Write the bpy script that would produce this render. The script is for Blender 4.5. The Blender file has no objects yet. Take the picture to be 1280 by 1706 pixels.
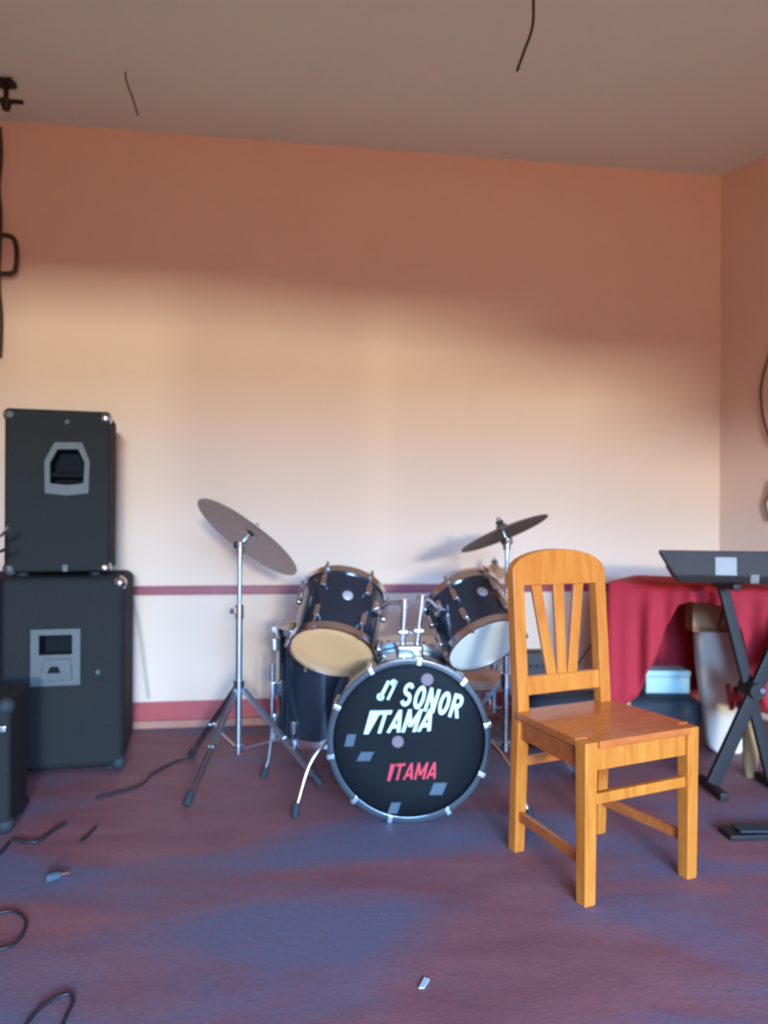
import bpy, bmesh, math, random
from mathutils import Vector, Matrix, Euler

random.seed(7)
SC = bpy.context.scene
COL = SC.collection
PI = math.pi

# ------------------------------------------------------------------ camera, light, exposure
F = 1290.0            # focal length in pixels of the 1280 x 1706 frame
H = 1.03              # camera height
HORIZON = 870.0
ROLL = 0.005

cam_d = bpy.data.cameras.new('camera')
cam_d.sensor_fit = 'HORIZONTAL'
cam_d.sensor_width = 36.0
cam_d.lens = F / 1280.0 * 36.0
cam_d.shift_y = (HORIZON - 853.0) / 1280.0
cam_d.clip_start = 0.05
cam_d.dof.use_dof = True
cam_d.dof.focus_distance = 1.5
cam_d.dof.aperture_fstop = 3.6
cam = bpy.data.objects.new('camera', cam_d)
COL.objects.link(cam)
cam.matrix_world = Matrix.Translation((0, 0, H)) @ Matrix.Rotation(PI / 2, 4, 'X') @ Matrix.Rotation(ROLL, 4, 'Z')
SC.camera = cam

world = bpy.data.worlds.new('world')
SC.world = world
world.use_nodes = True
world.node_tree.nodes['Background'].inputs[0].default_value = (0.62, 0.75, 1.0, 1)
world.node_tree.nodes['Background'].inputs[1].default_value = 0.4

SC.view_settings.view_transform = 'Standard'
SC.view_settings.look = 'None'
SC.view_settings.exposure = 0.0
SC.view_settings.gamma = 1.0
SC.view_settings.use_curve_mapping = False


def area(name, loc, rot, sx, sy, energy, color):
    d = bpy.data.lights.new(name, 'AREA')
    d.shape = 'RECTANGLE'
    d.size, d.size_y = sx, sy
    d.energy = energy
    d.color = color
    o = bpy.data.objects.new(name, d)
    o.location = loc
    o.rotation_euler = rot
    COL.objects.link(o)
    return o


FRONT_Y = -3.0        # the wall with the doorways, behind the camera
FACE_IN = (PI / 2, 0, 0)    # an area light with this rotation shines towards +Y
# daylight beyond the doorways: low sky, higher sky, an added pool lamp, sunlit ground
area('low_sky_light', (5.0, -13.0, 3.55), FACE_IN, 13.0, 1.1, 10000, (0.205, 0.495, 0.97))
area('high_sky_light', (2.2, -10.0, 4.7), FACE_IN, 9.0, 2.6, 7400, (0.15, 0.44, 1.0))
area('wall_pool_light', (3.0, -13.0, 2.52), FACE_IN, 1.4, 0.46, 1850, (0.85, 0.99, 0.83))  # added lamp, sized to throw soft pools of light on the back wall
area('sunlit_ground_light', (1.2, -5.2, 0.03), (PI, 0, 0), 7.0, 3.6, 1060, (1.0, 0.41, 0.02))


# ------------------------------------------------------------------ helpers
def P(px, py, y):
    """A point at depth y seen at pixel (px, py)."""
    u, v = px - 640.0, py - HORIZON
    u, v = u + v * ROLL, v - u * ROLL
    return Vector((u / F * y, y, H - v / F * y))


def G(px, py, z=0.0):
    """The point of the horizontal plane z seen at pixel (px, py)."""
    u, v = px - 640.0, py - HORIZON
    u, v = u + v * ROLL, v - u * ROLL
    y = (H - z) * F / v
    return Vector((u / F * y, y, z))


def lin(c):
    c /= 255.0
    return c / 12.92 if c <= 0.04045 else ((c + 0.055) / 1.055) ** 2.4


def rgb(r, g, b):
    return (lin(r), lin(g), lin(b), 1.0)


def mat(name, color, rough=0.6, metal=0.0, var=0.12, scale=12.0, bump=0.0, bump_scale=60.0, coat=0.0, spec=0.5, alpha=1.0):
    m = bpy.data.materials.new(name)
    m.use_nodes = True
    nt = m.node_tree
    b = nt.nodes['Principled BSDF']
    b.inputs['Roughness'].default_value = rough
    b.inputs['Metallic'].default_value = metal
    b.inputs['Coat Weight'].default_value = coat
    b.inputs['Specular IOR Level'].default_value = spec
    tc = nt.nodes.new('ShaderNodeTexCoord')
    n = nt.nodes.new('ShaderNodeTexNoise')
    n.inputs['Scale'].default_value = scale
    n.inputs['Detail'].default_value = 4
    nt.links.new(tc.outputs['Object'], n.inputs['Vector'])
    mx = nt.nodes.new('ShaderNodeMix')
    mx.data_type = 'RGBA'
    lo = tuple(c * (1 - var) for c in color[:3]) + (1,)
    hi = tuple(min(1, c * (1 + var)) for c in color[:3]) + (1,)
    mx.inputs[6].default_value = lo
    mx.inputs[7].default_value = hi
    nt.links.new(n.outputs['Fac'], mx.inputs[0])
    nt.links.new(mx.outputs[2], b.inputs['Base Color'])
    if bump:
        n2 = nt.nodes.new('ShaderNodeTexNoise')
        n2.inputs['Scale'].default_value = bump_scale
        n2.inputs['Detail'].default_value = 5
        nt.links.new(tc.outputs['Object'], n2.inputs['Vector'])
        bp = nt.nodes.new('ShaderNodeBump')
        bp.inputs['Strength'].default_value = bump
        bp.inputs['Distance'].default_value = 0.004
        nt.links.new(n2.outputs['Fac'], bp.inputs['Height'])
        nt.links.new(bp.outputs['Normal'], b.inputs['Normal'])
    return m


def wood_mat(name, light, dark, rough=0.38, stretch=(14, 14, 1.6)):
    m = bpy.data.materials.new(name)
    m.use_nodes = True
    nt = m.node_tree
    b = nt.nodes['Principled BSDF']
    b.inputs['Roughness'].default_value = rough
    b.inputs['Coat Weight'].default_value = 0.15
    tc = nt.nodes.new('ShaderNodeTexCoord')
    mp = nt.nodes.new('ShaderNodeMapping')
    mp.inputs['Scale'].default_value = stretch
    n = nt.nodes.new('ShaderNodeTexNoise')
    n.inputs['Scale'].default_value = 3.0
    n.inputs['Detail'].default_value = 6
    n.inputs['Distortion'].default_value = 0.8
    cr = nt.nodes.new('ShaderNodeValToRGB')
    cr.color_ramp.elements[0].position = 0.3
    cr.color_ramp.elements[0].color = dark
    cr.color_ramp.elements[1].position = 0.65
    cr.color_ramp.elements[1].color = light
    nt.links.new(tc.outputs['Object'], mp.inputs['Vector'])
    nt.links.new(mp.outputs['Vector'], n.inputs['Vector'])
    nt.links.new(n.outputs['Fac'], cr.inputs['Fac'])
    nt.links.new(cr.outputs['Color'], b.inputs['Base Color'])
    return m


class MB:
    """Collects shapes, then links them as ONE mesh object."""

    def __init__(self):
        self.v, self.f = [], []

    def add(self, vs, fs):
        o = len(self.v)
        self.v += [Vector(p) for p in vs]
        self.f += [tuple(i + o for i in f) for f in fs]
        return self

    def box(self, c, s, M=None):
        x, y, z = (k / 2 for k in s)
        vs = [Vector((a * x, b * y, d * z)) for a in (-1, 1) for b in (-1, 1) for d in (-1, 1)]
        if M is not None:
            vs = [M @ p for p in vs]
        vs = [p + Vector(c) for p in vs]
        return self.add(vs, [(0, 1, 3, 2), (4, 6, 7, 5), (0, 4, 5, 1), (2, 3, 7, 6), (0, 2, 6, 4), (1, 5, 7, 3)])

    def bar(self, a, b, w, t, up=(0, 0, 1), w2=None, t2=None):
        """A rectangular bar from a to b, w across, t along up."""
        a, b = Vector(a), Vector(b)
        d = (b - a).normalized()
        s = d.cross(Vector(up))
        if s.length < 1e-5:
            s = d.cross(Vector((1, 0, 0)))
        s.normalize()
        u = s.cross(d)
        w2 = w if w2 is None else w2
        t2 = t if t2 is None else t2
        vs = []
        for p, ww, tt in ((a, w, t), (b, w2, t2)):
            for i, j in ((-1, -1), (1, -1), (1, 1), (-1, 1)):
                vs.append(p + s * (i * ww / 2) + u * (j * tt / 2))
        return self.add(vs, [(0, 1, 2, 3), (7, 6, 5, 4), (0, 4, 5, 1), (1, 5, 6, 2), (2, 6, 7, 3), (3, 7, 4, 0)])

    def tube(self, pts, r, n=10, closed=False):
        pts = [Vector(p) for p in pts]
        rs = r if isinstance(r, (list, tuple)) else [r] * len(pts)
        k = len(pts)
        vs, fs = [], []
        ref = None
        for i, p in enumerate(pts):
            q0 = pts[(i - 1) % k] if (closed or i > 0) else p
            q1 = pts[(i + 1) % k] if (closed or i < k - 1) else p
            d = (q1 - q0).normalized()
            if ref is None:
                ref = d.orthogonal().normalized()
            ref = (ref - d * ref.dot(d))
            ref = ref.normalized() if ref.length > 1e-6 else d.orthogonal().normalized()
            s = d.cross(ref)
            for j in range(n):
                a = 2 * PI * j / n
                vs.append(p + (ref * math.cos(a) + s * math.sin(a)) * rs[i])
        for i in range(k if closed else k - 1):
            i2 = (i + 1) % k
            for j in range(n):
                j2 = (j + 1) % n
                fs.append((i * n + j, i * n + j2, i2 * n + j2, i2 * n + j))
        if not closed:
            fs.append(tuple(reversed(range(n))))
            fs.append(tuple((k - 1) * n + j for j in range(n)))
        return self.add(vs, fs)

    def lathe(self, prof, n=40, M=None, close=False):
        """prof: (radius, height) pairs about the local z axis."""
        vs, fs, rows = [], [], []
        for r, z in prof:
            if r < 1e-6:
                rows.append([len(vs)] * n)
                vs.append(Vector((0, 0, z)))
            else:
                rows.append(list(range(len(vs), len(vs) + n)))
                vs += [Vector((r * math.cos(2 * PI * j / n), r * math.sin(2 * PI * j / n), z)) for j in range(n)]
        seq = list(zip(rows, rows[1:])) + ([(rows[-1], rows[0])] if close else [])
        for a, b in seq:
            for j in range(n):
                j2 = (j + 1) % n
                q = []
                for i in (a[j], a[j2], b[j2], b[j]):
                    if i not in q:
                        q.append(i)
                if len(q) > 2:
                    fs.append(tuple(q))
        if M is not None:
            vs = [M @ p for p in vs]
        return self.add(vs, fs)

    def prism(self, poly, a, b, axis=1, M=None):
        """Extrude a polygon of (u, w) pairs between a and b along an axis."""
        def pt(u, w, t):
            return Vector((t, u, w)) if axis == 0 else Vector((u, t, w)) if axis == 1 else Vector((u, w, t))
        n = len(poly)
        vs = [pt(u, w, a) for u, w in poly] + [pt(u, w, b) for u, w in poly]
        if M is not None:
            vs = [M @ p for p in vs]
        fs = [tuple(range(n)), tuple(reversed(range(n, 2 * n)))]
        fs += [(i, i + n, (i + 1) % n + n, (i + 1) % n) for i in range(n)]
        return self.add(vs, fs)

    def build(self, name, m, parent=None, bevel=0.0, seg=2, smooth=True, angle=40):
        me = bpy.data.meshes.new(name)
        me.from_pydata([tuple(p) for p in self.v], [], self.f)
        bm = bmesh.new()
        bm.from_mesh(me)
        bmesh.ops.recalc_face_normals(bm, faces=bm.faces)
        if bevel:
            es = [e for e in bm.edges if len(e.link_faces) == 2 and e.calc_face_angle(0) > 0.5]
            bmesh.ops.bevel(bm, geom=es, offset=bevel, segments=seg, affect='EDGES', profile=0.5)
        if smooth:
            lim = math.radians(angle)
            for f in bm.faces:
                f.smooth = True
            for e in bm.edges:
                if len(e.link_faces) == 2 and e.calc_face_angle(0) > lim:
                    e.smooth = False
        bm.to_mesh(me)
        bm.free()
        me.materials.append(m)
        o = bpy.data.objects.new(name, me)
        COL.objects.link(o)
        if parent is not None:
            o.parent = parent
        if bevel and smooth:
            w = o.modifiers.new('normals', 'WEIGHTED_NORMAL')
            w.keep_sharp = True
        return o


def tag(o, label=None, cat=None, group=None, kind=None):
    for k, v in (('label', label), ('category', cat), ('group', group), ('kind', kind)):
        if v:
            o[k] = v
    return o


def thing(name, label, cat, loc=(0, 0, 0), rz=0.0, group=None, M=None):
    o = bpy.data.objects.new(name, None)
    o.empty_display_size = 0.1
    COL.objects.link(o)
    o.matrix_world = M if M is not None else Matrix.Translation(loc) @ Matrix.Rotation(rz, 4, 'Z')
    return tag(o, label, cat, group)


def frame(origin, z, x=(1, 0, 0)):
    z = Vector(z).normalized()
    x = Vector(x)
    x = (x - z * x.dot(z)).normalized()
    y = z.cross(x)
    return Matrix((x, y, z)).transposed().to_4x4() if origin is None else Matrix.Translation(origin) @ Matrix((x, y, z)).transposed().to_4x4()


def bez(pts, n=8):
    """Catmull-Rom through pts."""
    pts = [Vector(p) for p in pts]
    out = []
    q = [pts[0] * 2 - pts[1]] + pts + [pts[-1] * 2 - pts[-2]]
    for i in range(1, len(q) - 2):
        a, b, c, d = q[i - 1:i + 3]
        for k in range(n):
            t = k / n
            out.append(0.5 * ((2 * b) + (c - a) * t + (2 * a - 5 * b + 4 * c - d) * t * t + (3 * b - a - 3 * c + d) * t ** 3))
    out.append(pts[-1])
    return out


# ------------------------------------------------------------------ materials
M_chrome = mat('chrome', (0.74, 0.78, 0.82, 1), 0.17, 1.0, 0.04, 20)
M_steel = mat('dull_steel', (0.50, 0.52, 0.56, 1), 0.34, 1.0, 0.08, 25)
M_black_lacquer = mat('black_lacquer', (0.012, 0.018, 0.026, 1), 0.16, 0, 0.2, 5, coat=0.6)
M_hoop = mat('dark_hoop', (0.030, 0.036, 0.042, 1), 0.25, 0.0, 0.15, 8, coat=0.7)
M_head_black = mat('black_drumhead', (0.006, 0.0065, 0.008, 1), 0.6, 0, 0.25, 9, spec=0.12)
M_head_tan = mat('tan_drumhead', rgb(255, 184, 124), 0.5, 0, 0.05, 8)
M_head_white = mat('pale_drumhead', rgb(240, 228, 208), 0.42, 0, 0.05, 8)
M_rubber = mat('black_rubber', (0.02, 0.025, 0.028, 1), 0.75, 0, 0.2, 20)
M_bronze = mat('dark_bronze', (0.60, 0.44, 0.37, 1), 0.5, 0.5, 0.18, 16)
M_bronze_dark = mat('tarnished_bronze', (0.17, 0.11, 0.08, 1), 0.5, 0.55, 0.2, 16)
M_brass = mat('brass', (0.52, 0.33, 0.19, 1), 0.4, 0.8, 0.12, 16)
M_white_print = mat('pale_print', rgb(205, 218, 205), 0.6, 0, 0.03, 10)
M_red_print = mat('red_print', rgb(205, 46, 58), 0.6, 0, 0.05, 10)
M_blue_sticker = mat('blue_sticker', rgb(62, 76, 84), 0.55, 0, 0.15, 30)
M_lilac = mat('lilac_spot', rgb(122, 98, 102), 0.6, 0, 0.1, 30)
M_carpet_black = mat('black_cabinet_covering', (0.020, 0.018, 0.017, 1), 0.8, 0, 0.35, 90, bump=0.35, bump_scale=220, spec=0.2)
M_grey_metal = mat('grey_handle_metal', rgb(84, 82, 80), 0.6, 0.0, 0.12, 30)
M_cup = mat('handle_cup_black', (0.006, 0.006, 0.007, 1), 0.75, 0, 0.2, 30, spec=0.15)
M_chair = wood_mat('honey_varnished_wood', rgb(214, 124, 44), rgb(194, 100, 28))
M_seat = wood_mat('orange_brown_seat_wood', rgb(204, 108, 50), rgb(180, 86, 36), 0.3, (2, 14, 14))
M_cable = mat('black_cable', (0.018, 0.015, 0.018, 1), 0.6, 0, 0.2, 20)
M_cable_grey = mat('grey_cable', rgb(190, 176, 158), 0.6, 0, 0.1, 20)
M_cable_brown = mat('brown_cable', rgb(62, 38, 26), 0.7, 0, 0.2, 20)
M_cloth_red = mat('red_cloth', rgb(178, 30, 42), 0.85, 0, 0.10, 7, bump=0.3, bump_scale=90)
M_keyb = mat('black_keyboard_plastic', (0.050, 0.036, 0.032, 1), 0.6, 0, 0.15, 20, spec=0.2)
M_key_white = mat('white_keys', rgb(190, 185, 190), 0.4, 0, 0.03, 20)
M_label_grey = mat('grey_panel', rgb(150, 138, 128), 0.5, 0, 0.1, 60)
M_stand_black = mat('black_painted_steel', (0.020, 0.013, 0.012, 1), 0.5, 0.0, 0.2, 20, spec=0.3)
M_card = mat('cardboard', rgb(214, 160, 112), 0.85, 0, 0.1, 12)
M_card_dark = mat('cardboard_edge', rgb(160, 108, 72), 0.85, 0, 0.1, 12)
M_sack = mat('off_white_sack', rgb(236, 208, 184), 0.8, 0, 0.06, 9, bump=0.5, bump_scale=14)
M_bag = mat('black_bag_cloth', (0.020, 0.020, 0.026, 1), 0.75, 0, 0.3, 14, bump=0.6, bump_scale=16)
M_bluebox = mat('pale_blue_plastic', rgb(178, 194, 184), 0.5, 0, 0.06, 12)
M_legwood = wood_mat('pale_table_wood', rgb(190, 148, 98), rgb(168, 126, 80), 0.5)
M_brownbox = mat('dark_brown_box', (0.03, 0.017, 0.014, 1), 0.6, 0, 0.2, 18)
M_tan_seat = mat('tan_leatherette', rgb(168, 112, 84), 0.5, 0, 0.1, 14)
M_litter = mat('pale_scrap', rgb(190, 200, 215), 0.7, 0, 0.1, 30)
M_plug = mat('grey_green_plug', rgb(70, 84, 92), 0.5, 0, 0.15, 30)


def wall_mat(name, color, var, stain):
    m = mat(name, color, 0.75, 0, var, 1.3, bump=0.12, bump_scale=35, spec=0.25)
    nt = m.node_tree
    b = nt.nodes['Principled BSDF']
    src = b.inputs['Base Color'].links[0].from_socket
    tc = nt.nodes.new('ShaderNodeTexCoord')
    n = nt.nodes.new('ShaderNodeTexNoise')
    n.inputs['Scale'].default_value = 6
    n.inputs['Detail'].default_value = 8
    cr = nt.nodes.new('ShaderNodeValToRGB')
    cr.color_ramp.elements[0].position = 0.58
    cr.color_ramp.elements[0].color = (0, 0, 0, 1)
    cr.color_ramp.elements[1].position = 0.8
    cr.color_ramp.elements[1].color = (0.35, 0.35, 0.35, 1)
    mx = nt.nodes.new('ShaderNodeMix')
    mx.data_type = 'RGBA'
    mx.inputs[7].default_value = stain
    nt.links.new(tc.outputs['Object'], n.inputs['Vector'])
    nt.links.new(n.outputs['Fac'], cr.inputs['Fac'])
    nt.links.new(cr.outputs['Color'], mx.inputs[0])
    nt.links.new(src, mx.inputs[6])
    nt.links.new(mx.outputs[2], b.inputs['Base Color'])
    return m


M_wall = wall_mat('peach_wall_paint', (0.78, 0.53, 0.395, 1), 0.03, (0.72, 0.47, 0.33, 1))
M_ceil = wall_mat('pale_ceiling_paint', (0.74, 0.78, 0.63, 1), 0.04, (0.66, 0.67, 0.50, 1))
M_base_red = mat('red_gloss_paint', rgb(172, 62, 62), 0.45, 0, 0.12, 9)
M_rail_red = mat('dark_red_rail_paint', rgb(142, 44, 58), 0.45, 0, 0.12, 9)
M_plinth = mat('bare_plinth', rgb(178, 118, 98), 0.8, 0, 0.15, 9)
M_frame = mat('door_frame_paint', rgb(120, 70, 50), 0.6, 0, 0.1, 9)


def floor_mat():
    m = bpy.data.materials.new('patchy_red_floor')
    m.use_nodes = True
    nt = m.node_tree
    b = nt.nodes['Principled BSDF']
    b.inputs['Roughness'].default_value = 0.62
    b.inputs['Specular IOR Level'].default_value = 0.3
    tc = nt.nodes.new('ShaderNodeTexCoord')

    def noise(scale, sx, sy, rot, detail=6, dist=0.4):
        mp = nt.nodes.new('ShaderNodeMapping')
        mp.inputs['Scale'].default_value = (sx, sy, 1)
        mp.inputs['Rotation'].default_value = (0, 0, rot)
        n = nt.nodes.new('ShaderNodeTexNoise')
        n.inputs['Scale'].default_value = scale
        n.inputs['Detail'].default_value = detail
        n.inputs['Distortion'].default_value = dist
        nt.links.new(tc.outputs['Object'], mp.inputs['Vector'])
        nt.links.new(mp.outputs['Vector'], n.inputs['Vector'])
        return n.outputs['Fac']

    def ramp(fac, p0, p1, c0=(0, 0, 0, 1), c1=(1, 1, 1, 1)):
        cr = nt.nodes.new('ShaderNodeValToRGB')
        cr.color_ramp.elements[0].position = p0
        cr.color_ramp.elements[0].color = c0
        cr.color_ramp.elements[1].position = p1
        cr.color_ramp.elements[1].color = c1
        nt.links.new(fac, cr.inputs['Fac'])
        return cr.outputs['Color']

    def mix(fac, a, c):
        mx = nt.nodes.new('ShaderNodeMix')
        mx.data_type = 'RGBA'
        for s, v in ((0, fac), (6, a), (7, c)):
            if isinstance(v, (tuple, float)):
                mx.inputs[s].default_value = v
            else:
                nt.links.new(v, mx.inputs[s])
        return mx.outputs[2]

    red = ramp(noise(3.0, 1.0, 2.6, 0.25), 0.3, 0.75, (0.225, 0.078, 0.080, 1), (0.320, 0.125, 0.122, 1))
    # broad greyish-blue patches mixed over the red
    patches = ramp(noise(0.9, 0.75, 1.8, 0.2, 7, 0.7), 0.47, 0.60)
    c = mix(patches, red, (0.150, 0.130, 0.180, 1))
    fine = ramp(noise(26, 1, 2.2, 0.25, 8, 0.2), 0.45, 0.75, (0, 0, 0, 1), (0.45, 0.45, 0.45, 1))
    c = mix(fine, c, (0.18, 0.085, 0.10, 1))
    nt.links.new(c, b.inputs['Base Color'])
    bp = nt.nodes.new('ShaderNodeBump')
    bp.inputs['Strength'].default_value = 0.3
    bp.inputs['Distance'].default_value = 0.004
    nt.links.new(noise(60, 1, 1, 0), bp.inputs['Height'])
    nt.links.new(bp.outputs['Normal'], b.inputs['Normal'])
    return m


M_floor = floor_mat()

# ------------------------------------------------------------------ the room
CEIL = 2.972
YAW = math.atan(0.15)
wd = Vector((math.cos(YAW), math.sin(YAW), 0))       # along the back wall, to the right
wn = Vector((math.sin(YAW), -math.cos(YAW), 0))      # out of the back wall, into the room


def wall_at(px):
    """Plan point of the back wall seen at pixel column px."""
    k = (px - 640.0) / F
    y = 4.04 / (1 - 0.15 * k)
    return Vector((k * y, y, 0))


corner = wall_at(1199)
rdir = Vector((0.148, -0.25, 0)).normalized()        # along the right wall, towards the camera
rn = Vector((-0.25, -0.148, 0)).normalized()
left_back = corner - wd * 4.55
right_mid = corner + rdir * 3.4
room = [left_back, corner, right_mid, Vector((right_mid.x, FRONT_Y, 0)), Vector((left_back.x, FRONT_Y, 0))]


def struct(o):
    o['kind'] = 'structure'
    return o


def slab(poly, z0, z1, name, m):
    mb = MB()
    mb.prism([(p.x, p.y) for p in poly], z0, z1, axis=2)
    return struct(mb.build(name, m, smooth=False))


def strip(a, b, n, t, z0, z1, name, m, bevel=0.0):
    """An upright board from a to b, t thick along n."""
    mb = MB()
    q = [a, b, b + n * t, a + n * t]
    mb.prism([(p.x, p.y) for p in q], z0, z1, axis=2)
    return mb.build(name, m, bevel=bevel, smooth=False)


big = [left_back + Vector((-0.2, 0.2, 0)), corner + Vector((0.1, 0.25, 0)), right_mid + Vector((0.25, 0, 0)),
       Vector((right_mid.x + 0.25, FRONT_Y - 0.2, 0)), Vector((left_back.x - 0.2, FRONT_Y - 0.2, 0))]
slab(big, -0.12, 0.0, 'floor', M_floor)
slab(big, CEIL, CEIL + 0.1, 'ceiling', M_ceil)
struct(strip(left_back - wd * 0.15, corner + wd * 0.15, -wn, 0.15, 0, CEIL, 'wall_back', M_wall))
struct(strip(corner, right_mid, -rn, 0.12, 0, CEIL, 'wall_right', M_wall))
struct(strip(right_mid, room[3], Vector((1, 0, 0)), 0.12, 0, CEIL, 'wall_right_near', M_wall))
struct(strip(left_back, room[4], Vector((-1, 0, 0)), 0.12, 0, CEIL, 'wall_left', M_wall))

# the wall behind the camera, its doorways and window sized to shape the light pools
LINTEL = 2.30
OPEN = [(-0.10, 0.88, 0.0, LINTEL), (0.95, 1.54, 0.0, LINTEL - 0.03), (1.58, 2.14, 0.4, 2.15), (2.18, 3.31, 0.4, 1.93)]
xs0, xs1 = left_back.x - 0.12, right_mid.x + 0.12
mb = MB()
x = xs0
for a, b, sill, head in OPEN:
    mb.box(((x + a) / 2, FRONT_Y - 0.1, CEIL / 2), (a - x, 0.2, CEIL))
    mb.box(((a + b) / 2, FRONT_Y - 0.1, (head + CEIL) / 2), (b - a, 0.2, CEIL - head))
    if sill:
        mb.box(((a + b) / 2, FRONT_Y - 0.1, sill / 2), (b - a, 0.2, sill))
    x = b
mb.box(((x + xs1) / 2, FRONT_Y - 0.1, CEIL / 2), (xs1 - x, 0.2, CEIL))
struct(mb.build('wall_front', M_wall, smooth=False))

# painted rail, baseboard and the bare plinth under it
RAIL_L, RAIL_R = left_back + wn * 0.0, corner
struct(strip(RAIL_L, RAIL_R, wn, 0.022, 0.662, 0.706, 'trim_1', M_rail_red, 0.004))
struct(strip(corner, right_mid, rn, 0.022, 0.662, 0.706, 'trim_2', M_rail_red, 0.004))
struct(strip(RAIL_L, RAIL_R, wn, 0.018, 0.038, 0.128, 'baseboard_back', M_base_red, 0.003))
struct(strip(corner, right_mid, rn, 0.018, 0.038, 0.128, 'baseboard_right', M_base_red, 0.003))
struct(strip(RAIL_L, RAIL_R, wn, 0.030, 0.0, 0.038, 'trim_3', M_plinth, 0.003))

# ------------------------------------------------------------------ loudspeaker cabinets


def cut(body, cutter_mb):
    c = cutter_mb.build('cutter', M_cup, smooth=False)
    c.matrix_world = body.matrix_world
    md = body.modifiers.new('cut', 'BOOLEAN')
    md.operation = 'DIFFERENCE'
    md.solver = 'EXACT'
    md.object = c
    bpy.context.view_layer.update()
    dg = bpy.context.evaluated_depsgraph_get()
    me = bpy.data.meshes.new_from_object(body.evaluated_get(dg))
    body.modifiers.clear()
    me.set_sharp_from_angle(angle=math.radians(35))
    body.data = me
    body.modifiers.new('normals', 'WEIGHTED_NORMAL').keep_sharp = True
    bpy.data.objects.remove(c)


def cabinet(name, label, w, h, d, M, hc, outline, hole, bevel, corners, bar_z=None, plate=None, group=None):
    """Origin at the middle of the near face's bottom edge; x right, y away, z up."""
    t = thing(name, label, 'speaker', M=M, group=group)
    mb = MB().box((0, d / 2, h / 2 + 0.012), (w, d, h - 0.012))
    body = mb.build('cabinet_body', M_carpet_black, bevel=bevel, seg=4)
    if hole:
        cut(body, MB().prism([(hc[0] + u, hc[1] + v) for u, v in hole], -0.05, 0.075, axis=1))
    body.parent = t
    if outline:
        # handle plate: a ring between the outline and the hole, a cup behind it
        n = len(outline)
        vs, fs = [], []
        for (u, v), yy in [(q, 0.0) for q in outline] + [(q, -0.010) for q in outline]:
            vs.append((hc[0] + u, yy, hc[1] + v))
        for (u, v), yy in [(q, -0.010) for q in hole] + [(q, 0.008) for q in hole]:
            vs.append((hc[0] + u * 0.97, yy, hc[1] + v * 0.97))
        for i in range(n):
            j = (i + 1) % n
            for k in range(3):
                fs.append((k * n + i, k * n + j, (k + 1) * n + j, (k + 1) * n + i))
        hd = MB().add(vs, fs).build('handle_plate', M_grey_metal, t, bevel=0.002)
        cup = MB()
        vs = [(hc[0] + u * 0.97, 0.006, hc[1] + v * 0.97) for u, v in hole] + [(hc[0] + u * 0.8, 0.07, hc[1] + v * 0.8) for u, v in hole]
        fs = [(i, (i + 1) % n, (i + 1) % n + n, i + n) for i in range(n)] + [tuple(range(n, 2 * n))]
        cup.add(vs, fs).build('handle_cup', M_cup, hd)
        if bar_z is not None:
            us = [u for u, v in hole]
            MB().tube([(hc[0] + min(us) * 0.93, 0.012, hc[1] + bar_z), (hc[0] + max(us) * 0.93, 0.012, hc[1] + bar_z)], 0.013, 12).build('handle_grip', M_cup, hd)
        if plate:
            u0, u1, v0, v1 = plate
            pl = MB().prism([(hc[0] + u0, hc[1] + v0), (hc[0] + u1, hc[1] + v0), (hc[0] + u1 * 0.85, hc[1] + v1), (hc[0] + u0 * 0.85, hc[1] + v1)], -0.014, 0.006, axis=1)
            pl.build('handle_grip', M_grey_metal, hd, bevel=0.003)
    for sx, sz, m in corners:
        px_, pz = sx * (w / 2 - 0.022), (h - 0.022 if sz > 0 else 0.034)
        c = MB()
        c.lathe([(0, 0.031), (0.014, 0.028), (0.025, 0.018), (0.030, 0.002), (0.030, -0.012)], 14,
                M=Matrix.Translation((px_ + sx * 0.001, 0.026, pz)) @ frame(None, (sx, -1.1, sz)))
        c.build('corner_protector', m, t)
    for sx in (-1, 1):
        for yy in (0.07, d - 0.07):
            MB().lathe([(0.0, 0), (0.022, 0), (0.026, 0.014), (0, 0.014)], 12, M=Matrix.Translation((sx * (w / 2 - 0.06), yy, 0.0))).build('foot', M_rubber, t)
    return t


# lower cabinet (its near side panel faces the camera)
ld = 3.12
lb = G(215, 1302)
lw, lh = 0.64, 0.795
LROT = math.radians(13.5)
lr = P(206, 1200, ld + 0.06)                 # the near face's right edge
Ml = Matrix.Translation((lr.x - lw / 2 * math.cos(LROT), ld + 0.06 - lw / 2 * math.sin(LROT), 0)) @ Matrix.Rotation(LROT, 4, 'Z')


def face_uv(M, px, py):
    """Local (x, z) on a cabinet's near face for a pixel."""
    o, n_ = M.translation, M.to_3x3() @ Vector((0, 1, 0))
    c0 = Vector((0, 0, H))
    d_ = P(px, py, 1.0) - c0
    p_ = M.inverted() @ (c0 + d_ * ((o - c0).dot(n_) / d_.dot(n_)))
    return p_.x, p_.z


hx = Vector((face_uv(Ml, 93, 1095)[0], 0, face_uv(Ml, 93, 1095)[1]))
sq = [(-0.094, 0.114), (0.094, 0.114), (0.094, -0.114), (-0.094, -0.114)]
hole_l = [(-0.064, 0.092), (0.064, 0.092), (0.064, 0.012), (-0.064, 0.012)]
low = cabinet('speaker_cabinet', 'large black speaker cabinet standing on the floor under the smaller one', lw, lh, 0.50, Ml,
              (hx.x, hx.z), sq, hole_l, 0.035,
              [(1, 1, M_chrome), (-1, 1, M_rubber), (1, -1, M_rubber), (-1, -1, M_rubber)])
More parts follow.
